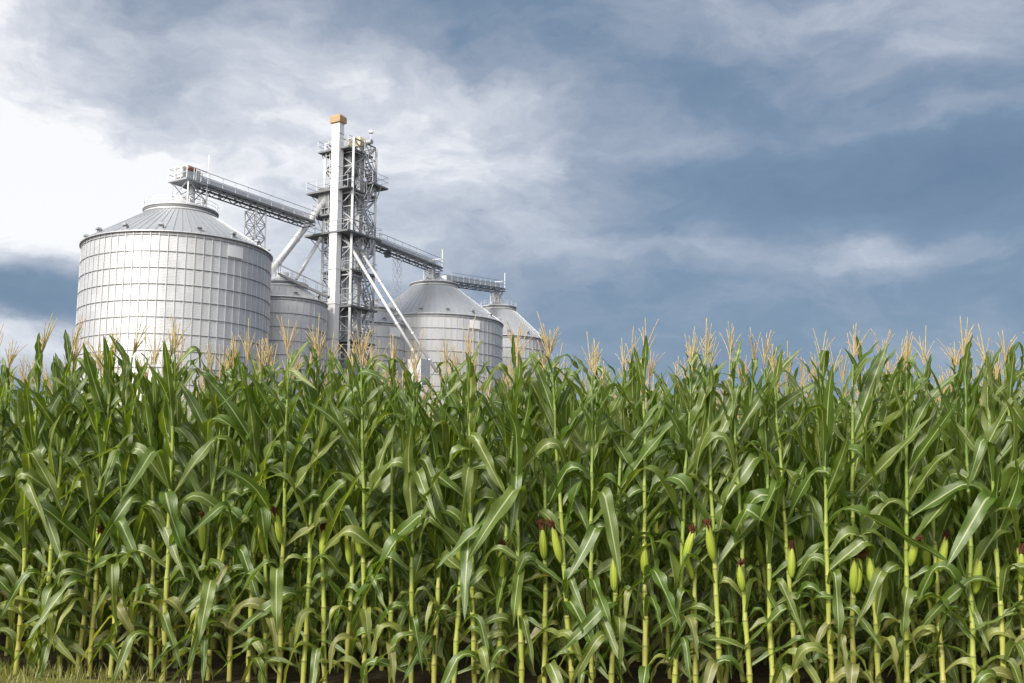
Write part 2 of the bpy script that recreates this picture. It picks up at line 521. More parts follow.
# ------------------------------------------------------------------ silos
def silo(name, label, cx, cy, Rr, eave, Rc, zc, nrib, plate=True, rail=True, vents=14, cap='cap'):
    root = tag(empty(name, (cx, cy, 0)), label, 'silo', 'steel grain silos beside the elevator tower')
    face = math.atan2(-cy, -cx)                                   # angle towards the camera
    MB().lathe([(Rr + .25, 0.0), (Rr + .25, .35), (Rr - .2, .35)], 64).build('foundation', M_CONC, root)
    MB().lathe([(Rr, .35), (Rr, eave)], 144).build('wall', M_WALL, root, True)
    m = MB()
    for k in range(nrib):
        a = 2 * PI * (k + .5) / nrib
        e1, e2 = (math.cos(a), math.sin(a)), (-math.sin(a), math.cos(a))
        m.box((e1[0] * (Rr + .04), e1[1] * (Rr + .04)), e1, e2, .03, .045, .35, eave - .1)
    m.build('stiffener_rib', M_RIB, root)
    m = MB()
    z = eave - .28
    while z > .6:
        m.lathe([(Rr + .002, z - .026), (Rr + .06, z - .021), (Rr + .06, z + .021), (Rr + .002, z + .026)], 96)
        z -= 1.12
    m.build('ring_seam', M_SEAM, root, True)
    # roof: sheet cone with an overhanging eave, raised ribs, collar and peak
    Re = Rr + .16
    MB().lathe([(Rr - .02, eave - .05), (Re, eave - .09), (Re, eave - .02), (Rr, eave + .09), (Rc, zc)], 112).build('roof', M_ROOF, root, True)
    m = MB()
    nr = nrib
    for k in range(nr):
        a = 2 * PI * k / nr
        c, s = math.cos(a), math.sin(a)
        m.bar((Re * c, Re * s, eave + .03), (Rc * c, Rc * s, zc + .03), .025, .022)
    m.build('roof_rib', M_ROOF, root)
    col = MB().lathe([(Rc + .02, zc - .05), (Rc + .14, zc + .02), (Rc + .14, zc + .10), (Rc + .06, zc + .12), (Rc + .06, zc + .30), (Rc + .2, zc + .31), (Rc + .2, zc + .40), (Rc, zc + .42)], 64).build('collar', M_PALE, root)
    m = MB().lathe([(Rc + .066, zc + .13), (Rc + .15, zc + .14), (Rc + .15, zc + .285), (Rc + .066, zc + .295)], 64)
    m.build('dark_band', M_DARK, col)  # dark ring round the collar, between its two rims
    MB().lathe([(Rc, zc + .43), (Rc * .45, zc + .43 + Rc * .22), (.55, zc + .43 + Rc * .34), (.55, zc + .43 + Rc * .34 + .3), (0, zc + .46 + Rc * .34 + .3)], 48).build('peak_cap', M_PALE, root, True)
    if rail:
        m = MB()
        n = 18
        ring = [(Rc + .14) * Vector((math.cos(2 * PI * k / n), math.sin(2 * PI * k / n), 0)) for k in range(n + 1)]
        for k in range(n):
            p, q = ring[k], ring[k + 1]
            m.bar(p + Vector((0, 0, zc + .42)), p + Vector((0, 0, zc + .95)), .03)
            for hh in (.68, .95): m.bar(p + Vector((0, 0, zc + hh)), q + Vector((0, 0, zc + hh)), .025)
        m.build('roof_railing', M_PALE, root)
    me = None
    for k in range(vents):
        a = face + 2 * PI * (k + .5) / vents
        rr = Rr * .955
        zz = eave + .09 + (Rr - rr) / (Rr - Rc) * (zc - eave - .09)
        if me is None:
            mv = MB().box((0, 0), (1, 0), (0, 1), .26, .26, -.15, .16)
            mv.box((.07, 0), (1, 0), (0, 1), .40, .36, .16, .30, .07)
            me = mv.mesh('roof_vent', M_SEAM)
        o = link('roof_vent', me, root, (rr * math.cos(a), rr * math.sin(a), zz))
        o.rotation_euler = (0, 0, a)
    if plate:
        a0 = face + rad(34)
        hw = .62 / Rr
        m = MB()
        n = 8
        rp = Rr + .10
        for k in range(n + 1):
            a = a0 - hw + 2 * hw * k / n
            c, s = math.cos(a), math.sin(a)
            m.add([(rp * c, rp * s, eave - 1.27), (rp * c, rp * s, eave - .47), ((rp - .02) * c, (rp - .02) * s, eave - 1.27), ((rp - .02) * c, (rp - .02) * s, eave - .47)], [])
        for k in range(n):
            i, j = 4 * k, 4 * k + 4
            m.f += [(i, j, j + 1, i + 1), (i + 2, i + 3, j + 3, j + 2), (i + 1, j + 1, j + 3, i + 3), (i, i + 2, j + 2, j)]
        m.f += [(0, 1, 3, 2), (4 * n, 4 * n + 2, 4 * n + 3, 4 * n + 1)]
        m.build('name_plate', M_WHITE, root)
    return root


s1 = silo('grain_silo', 'large nearest ribbed steel silo with a conveyor head on its roof', -24.54, 71.93, 6.6, 18.72, 2.5, 21.45, 72, vents=16)
s2 = silo('grain_silo', 'small steel bin tucked between the largest silo and the elevator tower', -19.43, 82.75, 3.75, 16.95, 2.05, 18.2, 40, False, True, 10)
s3 = silo('grain_silo', 'small steel bin just behind the right of the tower, in front of another silo', -13.62, 96.04, 3.8, 17.1, 2.0, 18.5, 40, True, False, 10)
s4 = silo('grain_silo', 'wide domed silo behind the twin white spouts, second largest', -8.0, 101.0, 7.0, 18.2, 2.35, 22.0, 72, True, False, 16)
s5 = silo('grain_silo', 'farthest steel silo, partly hidden behind the wide one', -1.62, 115.0, 5.5, 18.55, 1.95, 22.2, 60, False, True, 14)

# access stair over the roof of the small bin to the tower
st = MB()
A, B = Vector((.3, -2.2, 19.0)), Vector((4.2, -1.2, 17.3))
for off in (-.3, .3):
    o_ = Vector((0, off, 0))
    st.bar(A + o_, B + o_, .06, .18)
    st.bar(A + o_ + Vector((0, 0, .8)), B + o_ + Vector((0, 0, .8)), .035)
    for k in range(5):
        p = A.lerp(B, k / 4) + o_
        st.bar(p, p + Vector((0, 0, .8)), .03)
for k in range(9):
    p = A.lerp(B, k / 8)
    st.bar(p + Vector((0, -.3, .05)), p + Vector((0, .3, .05)), .2, .04)
st.build('roof_stair', M_DARK, s2)

# ------------------------------------------------------------------ conveyors
E1, E2 = Vector((0.5, 0.866, 0)), Vector((0.866, -0.5, 0))
Z1 = Vector((0, 0, 1))


def conveyor(label, a, b, wid=1.1, head=True, cover=True):
    a, b = Vector(a), Vector(b)
    d = (b - a).normalized()
    s = d.cross(Z1).normalized()
    root = tag(empty('conveyor_bridge', a), label, 'conveyor', 'overhead conveyors linking the silos')
    L = (b - a).length
    # everything in local coordinates from a
    P_ = lambda t, o, h: d * t + s * o + Z1 * h
    MB().bar(P_(0, -.1, .45), P_(L, -.1, .45), .56, .52).build('trough', M_PALE, root)
    m = MB()
    m.bar(P_(0, .48, .08), P_(L, .48, .08), .62, .05)
    m.build('walkway', M_DARK, root)
    m = MB()
    for o in (-.5, .8):
        m.bar(P_(0, o, .0), P_(L, o, .0), .09, .16)
        m.bar(P_(0, o, -.32), P_(L, o, -.32), .07, .09)
        n = int(L / 1.1)
        for k in range(n):
            m.bar(P_(L * k / n, o, 0), P_(L * (k + .5) / n, o, -.32), .05)
            m.bar(P_(L * (k + .5) / n, o, -.32), P_(L * (k + 1) / n, o, 0), .05)
    n = int(L / 1.6)
    for k in range(n + 1):
        m.bar(P_(L * k / n, -.5, 0), P_(L * k / n, .8, 0), .07)
        m.bar(P_(L * k / n, -.5, -.32), P_(L * k / n, .8, -.32), .06)
    m.build('truss_frame', M_DARK, root)
    m = MB()
    for o in (-.52, .82):
        for h in (.5, .92): m.bar(P_(0, o, h), P_(L, o, h), .04)
        n = int(L / 1.3)
        for k in range(n + 1): m.bar(P_(L * k / n, o, 0), P_(L * k / n, o, .92), .035)
    m.build('handrail', M_STEEL, root)
    return root, P_, L


def lattice(m, c, e1, e2, sx, sy, z0, z1, nb, w=.07, w2=.045, bx=True):
    """four legged lattice mast"""
    cs = [Vector((c[0], c[1], 0)) + e1 * (i * sx / 2) + e2 * (j * sy / 2) for i, j in ((-1, -1), (1, -1), (1, 1), (-1, 1))]
    for p in cs: m.bar(p + Z1 * z0, p + Z1 * z1, w)
    for k in range(nb):
        za, zb = z0 + (z1 - z0) * k / nb, z0 + (z1 - z0) * (k + 1) / nb
        for i in range(4):
            p, q = cs[i], cs[(i + 1) % 4]
            m.bar(p + Z1 * zb, q + Z1 * zb, w2)
            m.bar(p + Z1 * za, q + Z1 * zb, w2)
            if bx: m.bar(q + Z1 * za, p + Z1 * zb, w2)
    return m


ZB = 24.25
c1a = Vector((-24.25, 72.3, ZB))
c1b = c1a + E1 * 13.3
c1, P1, L1 = conveyor('long grey conveyor bridge from the tower to the largest silo', c1a, c1b)
# head house over the silo: floor, drive box, guard rail, red motor
m = MB().box((0, 0), (E1.x, E1.y), (E2.x, E2.y), 2.1, 2.0, -.14, -.02)
hd = m.build('head_platform', M_STEEL, c1)
m = MB().bar((-.9 * E1) + Z1 * .55, (.9 * E1) + Z1 * .6, .85, .8)
m.build('drive_housing', M_PALE, hd)
m = MB().tube([(-.55 * E1) + E2 * .5 + Z1 * .95, (.2 * E1) + E2 * .5 + Z1 * .95], .15, 12)
m.build('motor', M_RED, hd)
m = MB()
pts = [E1 * (1.02 * i) + E2 * (.97 * j) for i, j in ((-1, -1), (1, -1), (1, 1), (-1, 1), (-1, -1))]
for p, q in zip(pts, pts[1:]):
    for h in (.45, .9): m.bar(p + Z1 * h, q + Z1 * h, .035)
    for k in range(3): m.bar(p.lerp(q, k / 3), p.lerp(q, k / 3) + Z1 * .9, .035)
m.bar(pts[2] + Z1 * 1.0, pts[2] + Z1 * 2.3, .03)
m.build('guard_rail', M_PALE, hd)
m = lattice(MB(), (.1, .1), E1, E2, 1.8, 1.7, -2.6, -.14, 2, .10, .05)
m.build('support_frame', M_STEEL, c1)
m = MB().tube([(.2, .4, -.2), (.2, .4, -2.0)], .22, 12)
m.build('drop_chute', M_PALE, c1)
p = E1 * 6.9 + E2 * .15
m = lattice(MB(), (p.x, p.y), E1, E2, 1.1, 1.2, -4.9, -.6, 4, .09, .045)
m.build('support_frame', M_STEEL, c1)

c2a, c2b = at(372, 247.5, 90.2), at(436, 269.5, 100.8)
c2a.z = c2b.z = 24.05
c2, P2, L2 = conveyor('grey conveyor bridge from the tower to the wide domed silo', c2a, c2b)
d2 = (c2b - c2a).normalized()
n2_ = d2.cross(Z1)
q = d2 * (L2 - .8)
m = lattice(MB(), (q.x, q.y), d2, n2_, 1.5, 1.1, -1.45, -.5, 1, .09, .05)
m.box((q.x, q.y), (d2.x, d2.y), (n2_.x, n2_.y), .5, .5, -1.5, -.2)
m.build('support_frame', M_PALE, c2)
m = MB()
q = d2 * (L2 - .1)
m.bar(q + n2_ * .8, q + n2_ * .8 + Z1 * 1.9, .09)
m.bar(q - n2_ * .5 + Z1 * .95, q + n2_ * .8 + Z1 * .95, .06)
m.build('end_frame', M_PALE, c2)
q = d2 * 2.6
m = MB().box((q.x, q.y), (d2.x, d2.y), (n2_.x, n2_.y), .4, .45, -.75, -.1)
m.build('drop_gate', M_DARK, c2)
m = lattice(MB(), ((d2 * 4.4).x, (d2 * 4.4).y), d2, n2_, .8, .5, -6.0, -.6, 5, .03, .015)
m.build('hanging_ladder', M_PALE, c2)

c3a, c3b = at(445, 282, 103.0), at(499, 289.5, 115.4)
c3, P3, L3 = conveyor('short far conveyor bridge from the wide domed silo to the farthest silo', c3a, c3b)
d3 = (c3b - c3a).normalized()
n3_ = d3.cross(Z1)
q = d3 * (L3 - .7)
m = lattice(MB(), (q.x, q.y), d3, n3_, 1.2, 1.0, 22.9 - c3a.z, q.z - .3, 1, .1, .06)
m.box((q.x, q.y), (d3.x, d3.y), (n3_.x, n3_.y), .5, .5, 22.85 - c3a.z, q.z - .2)
m.build('support_frame', M_PALE, c3)
m = MB()
q = d3 * (L3 - .1)
m.bar(q + n3_ * .8, q + n3_ * .8 + Z1 * 1.9, .09)
m.bar(q - n3_ * .5 + Z1 * .95, q + n3_ * .8 + Z1 * .95, .06)
m.build('end_frame', M_PALE, c3)

# ------------------------------------------------------------------ elevator tower
TC = Vector((-14.5, 86.6, 0))
TS = 3.2
tw = tag(empty('elevator_tower', TC), 'tall grey lattice tower with platforms and stairs among the silos', 'tower')
H = TS / 2
corners = [E1 * (i * H) + E2 * (j * H) for i, j in ((-1, -1), (1, -1), (1, 1), (-1, 1))]
for p in corners:
    MB().bar(p, p + Z1 * 32.2, .2).build('post', M_STEEL, tw)
m = MB()
zs = [0.3 + 2.45 * k for k in range(14)]
for za, zb in zip(zs, zs[1:]):
    for i in range(4):
        p, q = corners[i], corners[(i + 1) % 4]
        m.bar(p + Z1 * zb, q + Z1 * zb, .11)
        m.bar(p + Z1 * za, q + Z1 * zb, .075)
        m.bar(q + Z1 * za, p + Z1 * zb, .075)
        mid = (p + q) / 2
        m.bar(p + Z1 * ((za + zb) / 2), q + Z1 * ((za + zb) / 2), .06)
        if i in (1, 2): m.bar(mid + Z1 * za, mid + Z1 * zb, .07)
m.build('bracing_lattice', M_STEEL, tw)


def platform(z, x0, x1, y0, y1, rail=True):
    """deck spanning x along E1 and y along E2"""
    c = E1 * ((x0 + x1) / 2) + E2 * ((y0 + y1) / 2)
    pf = MB().box((c.x, c.y), (E1.x, E1.y), (E2.x, E2.y), x1 - x0, y1 - y0, z - .16, z).build('platform', M_DARK, tw)
    m = MB()
    cs = [E1 * a + E2 * b_ for a, b_ in ((x0, y0), (x1, y0), (x1, y1), (x0, y1), (x0, y0))]
    for p, q in zip(cs, cs[1:]):
        n = max(2, int((q - p).length / 1.0))
        for k in range(n): m.bar(p.lerp(q, k / n) + Z1 * z, p.lerp(q, k / n) + Z1 * (z + .95), .035)
        for hh in (.5, .95): m.bar(p + Z1 * (z + hh), q + Z1 * (z + hh), .03)
    m.build('handrail', M_STEEL, pf)
    m = MB()
    for a in (x0 + .1, x1 - .1):
        for b_ in (y0, y1):
            if abs(b_) > H + .3:
                a = max(-H, min(H, a))
                m.bar(E1 * a + E2 * b_ + Z1 * (z - .16), E1 * a + E2 * (H * (1 if b_ > 0 else -1)) + Z1 * (z - 1.6), .07)
    if m.v: m.build('bracket', M_STEEL, pf)


platform(31.3, -H - .6, H - .3, -H - .35, H - .1)
platform(28.6, H - 1.2, H + 1.1, -H, H + .6)
platform(27.6, -H - .8, H - .1, -H - 1.4, H + .1)
platform(25.4, -H - .8, -H + 1.4, -H - .7, -H + 1.4)
platform(23.7, -H - .9, H + .7, -H - 1.4, H + .3)
platform(20.4, -H - .1, H + .2, -H, H + .2)
platform(17.2, -H - .2, H + .3, -H - .2, H + .3)
platform(14.2, -H - .1, H + .2, -H, H + .2)
platform(11.2, -H - .2, H + .3, -H - .2, H + .3)
platform(6.0, -H - .2, H + .3, -H - .2, H + .3)
# stairs zig-zag up the far right bay
zst = [0.2, 3.2, 6.0, 8.6, 11.2, 14.2, 17.2, 20.4, 23.7, 25.9, 28.6, 31.3]
for k, (za, zb) in enumerate(zip(zst, zst[1:])):
    m = MB()
    y_ = H - .15
    xa, xb = (-.3, H - .2) if k % 2 else (H - .2, -.3)
    for o in (-.35, .35):
        a, b_ = E1 * xa + E2 * (y_ + o) + Z1 * za, E1 * xb + E2 * (y_ + o) + Z1 * zb
        m.bar(a, b_, .06, .2)
        m.bar(a + Z1, b_ + Z1, .05)
        for t in range(4): m.bar(a.lerp(b_, t / 3), a.lerp(b_, t / 3) + Z1, .04)
    for t in range(10):
        p = (E1 * xa + E2 * y_ + Z1 * za).lerp(E1 * xb + E2 * y_ + Z1 * zb, (t + .5) / 10)
        m.bar(p - E2 * .33, p + E2 * .33, .22, .04)
    m.build('stair_flight', M_STEEL, tw)
# caged ladder on the left face
m = MB()
for o in (-.22, .22): m.bar(E1 * (-H - .35) + E2 * (o - 1.0) + Z1 * .3, E1 * (-H - .35) + E2 * (o - 1.0) + Z1 * 31.5, .05)
for k in range(90): m.bar(E1 * (-H - .35) - E2 * 1.22 + Z1 * (.6 + .34 * k), E1 * (-H - .35) - E2 * .78 + Z1 * (.6 + .34 * k), .035)
m.build('ladder', M_STEEL, tw)
# antenna and lamp masts on the top deck
m = MB()
for a, b_, h in ((.9, 1.5, 2.4), (-.6, -1.9, 1.6), (1.5, .9, 1.5)):
    m.bar(E1 * a + E2 * b_ + Z1 * 31.3, E1 * a + E2 * b_ + Z1 * (31.3 + h), .05)
m.box((E1 * .9 + E2 * 1.5)[:2], (1, 0), (0, 1), .35, .3, 33.4, 33.6)
m.build('mast', M_STEEL, tw)


def grain_leg(name, label, x, y, wx, wy, top, mat, capmat, head, two=0.0, motor=False):
    c = TC + E1 * x + E2 * y
    root = tag(empty(name, c), label, 'grain elevator', None)
    e1, e2 = (E1.x, E1.y), (E2.x, E2.y)
    for o in ((-two, two) if two else (0.0,)):
        m = MB().box((E2 * o)[:2], e1, e2, wx, wy, 0, top)
        cs = m.build('casing', mat, root)
        m = MB()
        z = 2.0
        while z < top - .5:
            m.box((E2 * o)[:2], e1, e2, wx + .06, wy + .06, z, z + .07)
            z += 3.05
        m.build('flange_seam', M_PALE if mat is M_WHITE else M_SEAM, cs)
    hx, hy, hh = head
    m = MB().box((0, 0), e1, e2, hx, hy, top + .002, top + hh * .75)
    m.box((0, 0), e1, e2, hx - .02, hy - .02, top + hh * .752, top + hh, .12)
    m.build('head', capmat, root)
    if motor:
        m = MB().tube([Vector((0, 0, top + .4)) + E1 * .2 + E2 * hy * .5, Vector((0, 0, top + .4)) + E1 * .2 + E2 * (hy * .5 + .8)], .22, 12)
        m.build('motor', M_STEEL, root)
    return root


grain_leg('bucket_elevator', 'tall white square duct with an ochre cap standing against the tower', -H - .52, .22, .62, .84, 33.55, M_WHITE, M_TAN, (.95, 1.15, .7))
grain_leg('bucket_elevator', 'twin grey casings with a cream head inside the tower frame', .1, .55, .5, .42, 31.9, M_PALE, M_CREAM, (.9, 1.5, .9), .45, True)
grain_leg('bucket_elevator', 'slimmer dark grey twin casings behind the cream-headed ones in the tower', .2, -.85, .42, .36, 31.0, M_STEEL, M_STEEL, (.9, 1.3, .95), .38, True)
# cleaner house hung inside the tower under the top deck
m = tag(empty('grain_distributor', TC + Z1 * 28.0), 'dark hopper box hung under the top deck of the tower', 'hopper')
MB().box((E2 * .2 + E1 * -.7)[:2], (E1.x, E1.y), (E2.x, E2.y), 1.2, 1.7, 1.2, 3.0).build('bin', M_DARK, m)
MB().box((E2 * .2 + E1 * -.7)[:2], (-E1.x, -E1.y), (E2.x, E2.y), .4, .4, .2, 1.198, -.5).build('funnel', M_DARK, m)


p = at(325.5, 199, 85.9)
vb = tag(empty('valve_house', p), 'dark grey valve box where the thick spout leaves the tower platform', 'valve box')
MB().box((.15, .1), (E1.x, E1.y), (E2.x, E2.y), 1.0, 1.25, -1.0, .95).build('housing', M_DARK, vb)
MB().box((.15, .1), (E1.x, E1.y), (E2.x, E2.y), .6, .7, -1.7, -1.002).build('outlet', M_STEEL, vb)

# ------------------------------------------------------------------ spouts
def spout(label, a, b, r, mat=M_WHITE):
    a, b = Vector(a), Vector(b)
    root = tag(empty('grain_spout', b), label, 'pipe', 'slanting grain spouts')
    MB().tube([a - b, Vector((0, 0, 0))], r, 16).build('pipe', mat, root, True)
    L = (a - b).length
    k = 1.2
    while k < L:
        m = MB()
        p, q = (a - b) * (k / L), (a - b) * ((k + .1) / L)
        m.tube([p, q], r + .045, 16)
        m.build('flange', M_PALE, root)
        k += 2.9
    return root


spout('thick pale spout slanting down from the tower to the small bin roof', at(326, 200, 85.8), at(270, 273, 82.2), .30, M_PALE)
spout('thinner pale spout slanting from the tower platform to the small bin roof', at(321, 238, 85.0), at(296, 279, 82.6), .16, M_PALE)
spout('front one of the twin white spouts crossing before the wide domed silo', at(344, 236, 85.2), at(420, 362, 80.6), .15, M_PALE)
spout('rear one of the twin white spouts crossing before the wide domed silo', at(350, 234, 86.4), at(437, 372, 82.6), .13, M_PALE)
m = tag(empty('loading_hopper', at(419, 364, 80.4)), 'white hopper box at the foot of the twin spouts above the tassels', 'hopper')
MB().box((0, 0), (E1.x, E1.y), (E2.x, E2.y), 1.3, 1.3, -1.6, .35).build('bin', M_PALE, m)
zz_ = m.location.z
m2 = MB()
lattice(m2, (0, 0), E1, E2, 1.4, 1.5, -zz_, -1.602, 4, .12, .07)
m2.build('support_frame', M_STEEL, m)


# ------------------------------------------------------------------ corn
def leaf_geo(kind, rnd, ns, cross):
    """returns verts, faces, uvs of a maize leaf: base at the origin, growing towards +X"""
    if kind == 'up':         # stiff, rising
        L, W = rnd.uniform(.72, .98), rnd.uniform(.092, .118)
        th0, th1 = rnd.uniform(72, 85), rnd.uniform(42, 80)
        kink, kw = rnd.uniform(.3, .6), rnd.uniform(.3, .5)
    elif kind == 'diag':     # rising straight, then the outer half falls
        L, W = rnd.uniform(.80, 1.02), rnd.uniform(.094, .122)
        th0, th1 = rnd.uniform(54, 74), rnd.uniform(-80, -36)
        kink, kw = rnd.uniform(.28, .50), rnd.uniform(.14, .26)
    elif kind == 'hang':     # turns over close to the stalk and hangs straight
        L, W = rnd.uniform(.80, 1.05), rnd.uniform(.096, .126)
        th0, th1 = rnd.uniform(42, 66), rnd.uniform(-84, -44)
        kink, kw = rnd.uniform(.06, .18), rnd.uniform(.14, .24)
    elif kind == 'fold':     # creased over
        L, W = rnd.uniform(.76, .98), rnd.uniform(.094, .122)
        th0, th1 = rnd.uniform(62, 80), rnd.uniform(-88, -62)
        kink, kw = rnd.uniform(.25, .5), .07
    else:
        L, W = rnd.uniform(.50, .76), rnd.uniform(.06, .09)
        th0, th1 = rnd.uniform(30, 55), rnd.uniform(-84, -45)
        kink, kw = rnd.uniform(.10, .28), rnd.uniform(.2, .4)
    sag = rnd.uniform(2, 14)
    tw = rad(rnd.choice((-1, 1)) * rnd.uniform(25, 115)) if kind != 'up' else rad(rnd.uniform(-70, 70))
    yaw1 = rad(rnd.uniform(-28, 28))
    fr, ph, amp = rnd.uniform(2.2, 4.6), rnd.uniform(0, 6.28), rnd.uniform(.12, .32)
    fr2, ph2 = rnd.uniform(2.2, 3.8), rnd.uniform(0, 6.28)
    pos = Vector((.012, 0, 0))
    vs, fs, uvs = [], [], []
    nc = len(cross)
    for i in range(ns + 1):
        s = i / ns
        k = min(1, max(0, (s - kink) / kw))
        th = th0 - sag * s + (th1 - th0 + sag) * (k * k * (3 - 2 * k))
        th = rad(th)
        yaw = yaw1 * s * s
        t = Vector((math.cos(th) * math.cos(yaw), math.cos(th) * math.sin(yaw), math.sin(th)))
        side = Vector((-math.sin(yaw), math.cos(yaw), 0))
        up = t.cross(side) * -1
        if up.dot(Vector((-math.sin(th), 0, math.cos(th)))) < 0: up = -up
        roll = tw * max(0, s - .12) ** 1.1
        sd = side * math.cos(roll) + up * math.sin(roll)
        nn = up * math.cos(roll) - side * math.sin(roll)
        x = min(1, s / .34)
        wd = W * (.42 + .58 * x * x * (3 - 2 * x)) * max(0.0, 1 - s ** 2.6) ** .85
        fold = rad(34) * (1 - s) ** 1.5 + rad(7)
        for c in cross:
            e = abs(c)
            f_, p_ = (fr, ph) if c > 0 else (fr2, ph2)
            wav = amp * wd * e * e * math.sin(6.2832 * f_ * s + p_) * min(1, s * 4)
            q = pos + sd * (c * wd / 2 * math.cos(fold)) + nn * (e * wd / 2 * math.sin(fold) + wav)
            vs.append(q)
            uvs.append((.5 + c / 2, s))
        pos = pos + t * (L / ns)
    for i in range(ns):
        for j in range(nc - 1):
            fs.append((i * nc + j, i * nc + j + 1, (i + 1) * nc + j + 1, (i + 1) * nc + j))
    return vs, fs, uvs


LEAVES, COARSE = {}, {}
rl = random.Random(21)
for kind, n in (('up', 14), ('diag', 14), ('hang', 18), ('fold', 10), ('low', 10)):
    LEAVES[kind] = []
    COARSE[kind] = []
    for k in range(n):
        seed = rl.random()
        vs, fs, uv = leaf_geo(kind, random.Random(seed), 18, (-1, -.55, 0, .55, 1))
        LEAVES[kind].append(MB().add(vs, fs, uv).mesh('leaf', M_LEAF if kind != 'low' or k > 3 else (M_DRY if k < 1 else M_YELLOW), True))
        if k < 6:
            vs, fs, uv = leaf_geo(kind, random.Random(seed), 7, (-1, 0, 1))
            COARSE[kind].append((np.array([tuple(q) for q in vs]), np.array(fs), np.array(uv)))


def stalk_mesh(h, rnd, r0=.0185):
    pts, rs = [], []
    n = 13
    zig = [(rnd.uniform(-.006, .006), rnd.uniform(-.006, .006)) for _ in range(n + 1)]
    zig[0] = (0, 0)
    for i in range(n):
        z0, z1 = h * i / n, h * (i + 1) / n
        ra = r0 * (1 - .66 * (i / n) ** 1.2)
        for t, k in ((0.0, 1.28), (.06, 1.05), (.45, .97), (.8, 1.12), (.97, 1.20)):
            x = zig[i][0] * (1 - t) + zig[i + 1][0] * t
            y = zig[i][1] * (1 - t) + zig[i + 1][1] * t
            pts.append((x, y, z0 + (z1 - z0) * t - (.03 if i == 0 and t == 0 else 0)))
            rs.append(ra * k)
    return MB().tube(pts, rs, 8).mesh('stalk', M_STALK, True), zig


def tassel_mesh(rnd, slim=False):
    m = MB()

    def spike(az_, th0, th1, L, r):
        p = Vector((0, 0, rnd.uniform(0, .07) if th0 < 80 else 0))
        pts, rs = [p.copy()], [r * .5]
        n = 9
        for i in range(n):
            th = rad(th0 + (th1 - th0) * (i / n) ** 1.3)
            p = p + Vector((math.cos(th) * math.cos(az_), math.cos(th) * math.sin(az_), math.sin(th))) * (L / n)
            pts.append(p.copy())
            rs.append(r * (1.1 if i % 2 else .62) * (1 - .6 * (i / n) ** 2))
        m.tube(pts, rs, 5)

    spike(rnd.uniform(0, 6.28), rnd.uniform(84, 90), rnd.uniform(70, 90), rnd.uniform(.26, .40), .0056)
    for k in range(rnd.randint(3, 5) if slim else rnd.randint(7, 11)):
        spike(rnd.uniform(0, 6.28), rnd.uniform(68, 87), rnd.uniform(40, 90), rnd.uniform(.14, .28), .0042)
    return m.mesh('tassel', M_TASSEL, True)


def ear_mesh(rnd, L, r):
    m = MB()
    prof = [(0, .30), (.08, .62), (.22, .92), (.42, 1.0), (.62, .93), (.8, .70), (.93, .42), (1.0, .26)]
    bend = rnd.uniform(-.02, .02)
    m.tube([(bend * s * s, 0, L * s) for s, _ in prof], [r * k for _, k in prof], 14)
    # outer husk leaves: pointed sheaths wrapped close round the ear
    for k in range(3):
        a = rnd.uniform(0, 6.28)
        rows, n = 8, 5
        vs, fs, uv = [], [], []
        for i in range(rows + 1):
            s = i / rows
            rr = r * (1.04 + .05 * k) * np.interp(s, [p[0] for p in prof], [p[1] for p in prof]) + (.012 * max(0, s - .75) * 4)
            half = rad(62) * (1 - s ** 3) + .02
            for j in range(n):
                b_ = a + half * (2 * j / (n - 1) - 1)
                vs.append((rr * math.cos(b_), rr * math.sin(b_), L * s * 1.06))
                uv.append((j / (n - 1), s))
        for i in range(rows):
            for j in range(n - 1):
                fs.append((i * n + j, i * n + j + 1, (i + 1) * n + j + 1, (i + 1) * n + j))
        m.add(vs, fs, uv)
    return m.mesh('ear', M_HUSK, True)


def silk_mesh(rnd, big=1.0):
    m = MB()
    lean = rnd.uniform(0, 6.28)
    for k in range(46):
        a = rnd.uniform(0, 6.28)
        th = rad(rnd.uniform(72, 90))
        p = Vector((rnd.uniform(-.011, .011), rnd.uniform(-.011, .011), -.014))
        pts, L = [p.copy()], rnd.uniform(.03, .08) * big
        for i in range(5):
            t2 = th - rad(rnd.uniform(-3, 10)) * i
            d = Vector((math.cos(t2) * math.cos(a), math.cos(t2) * math.sin(a), math.sin(t2)))
            d += Vector((math.cos(lean), math.sin(lean), -.15)) * .12 * i
            p = p + d.normalized() * (L / 5)
            pts.append(p.copy())
        m.tube(pts, [.005, .006, .006, .005, .004, .002], 4)
    return m.mesh('silk', M_SILK, True)


rp = random.Random(5)
STALKS = [stalk_mesh(2.30, rp) for _ in range(6)]
TASSELS = [tassel_mesh(rp, k % 4 == 3) for k in range(12)]
EARS = [ear_mesh(rp, rp.uniform(.22, .27), rp.uniform(.026, .032)) for _ in range(6)]
SILKS = [silk_mesh(rp, rp.uniform(.85, 1.2)) for _ in range(5)]


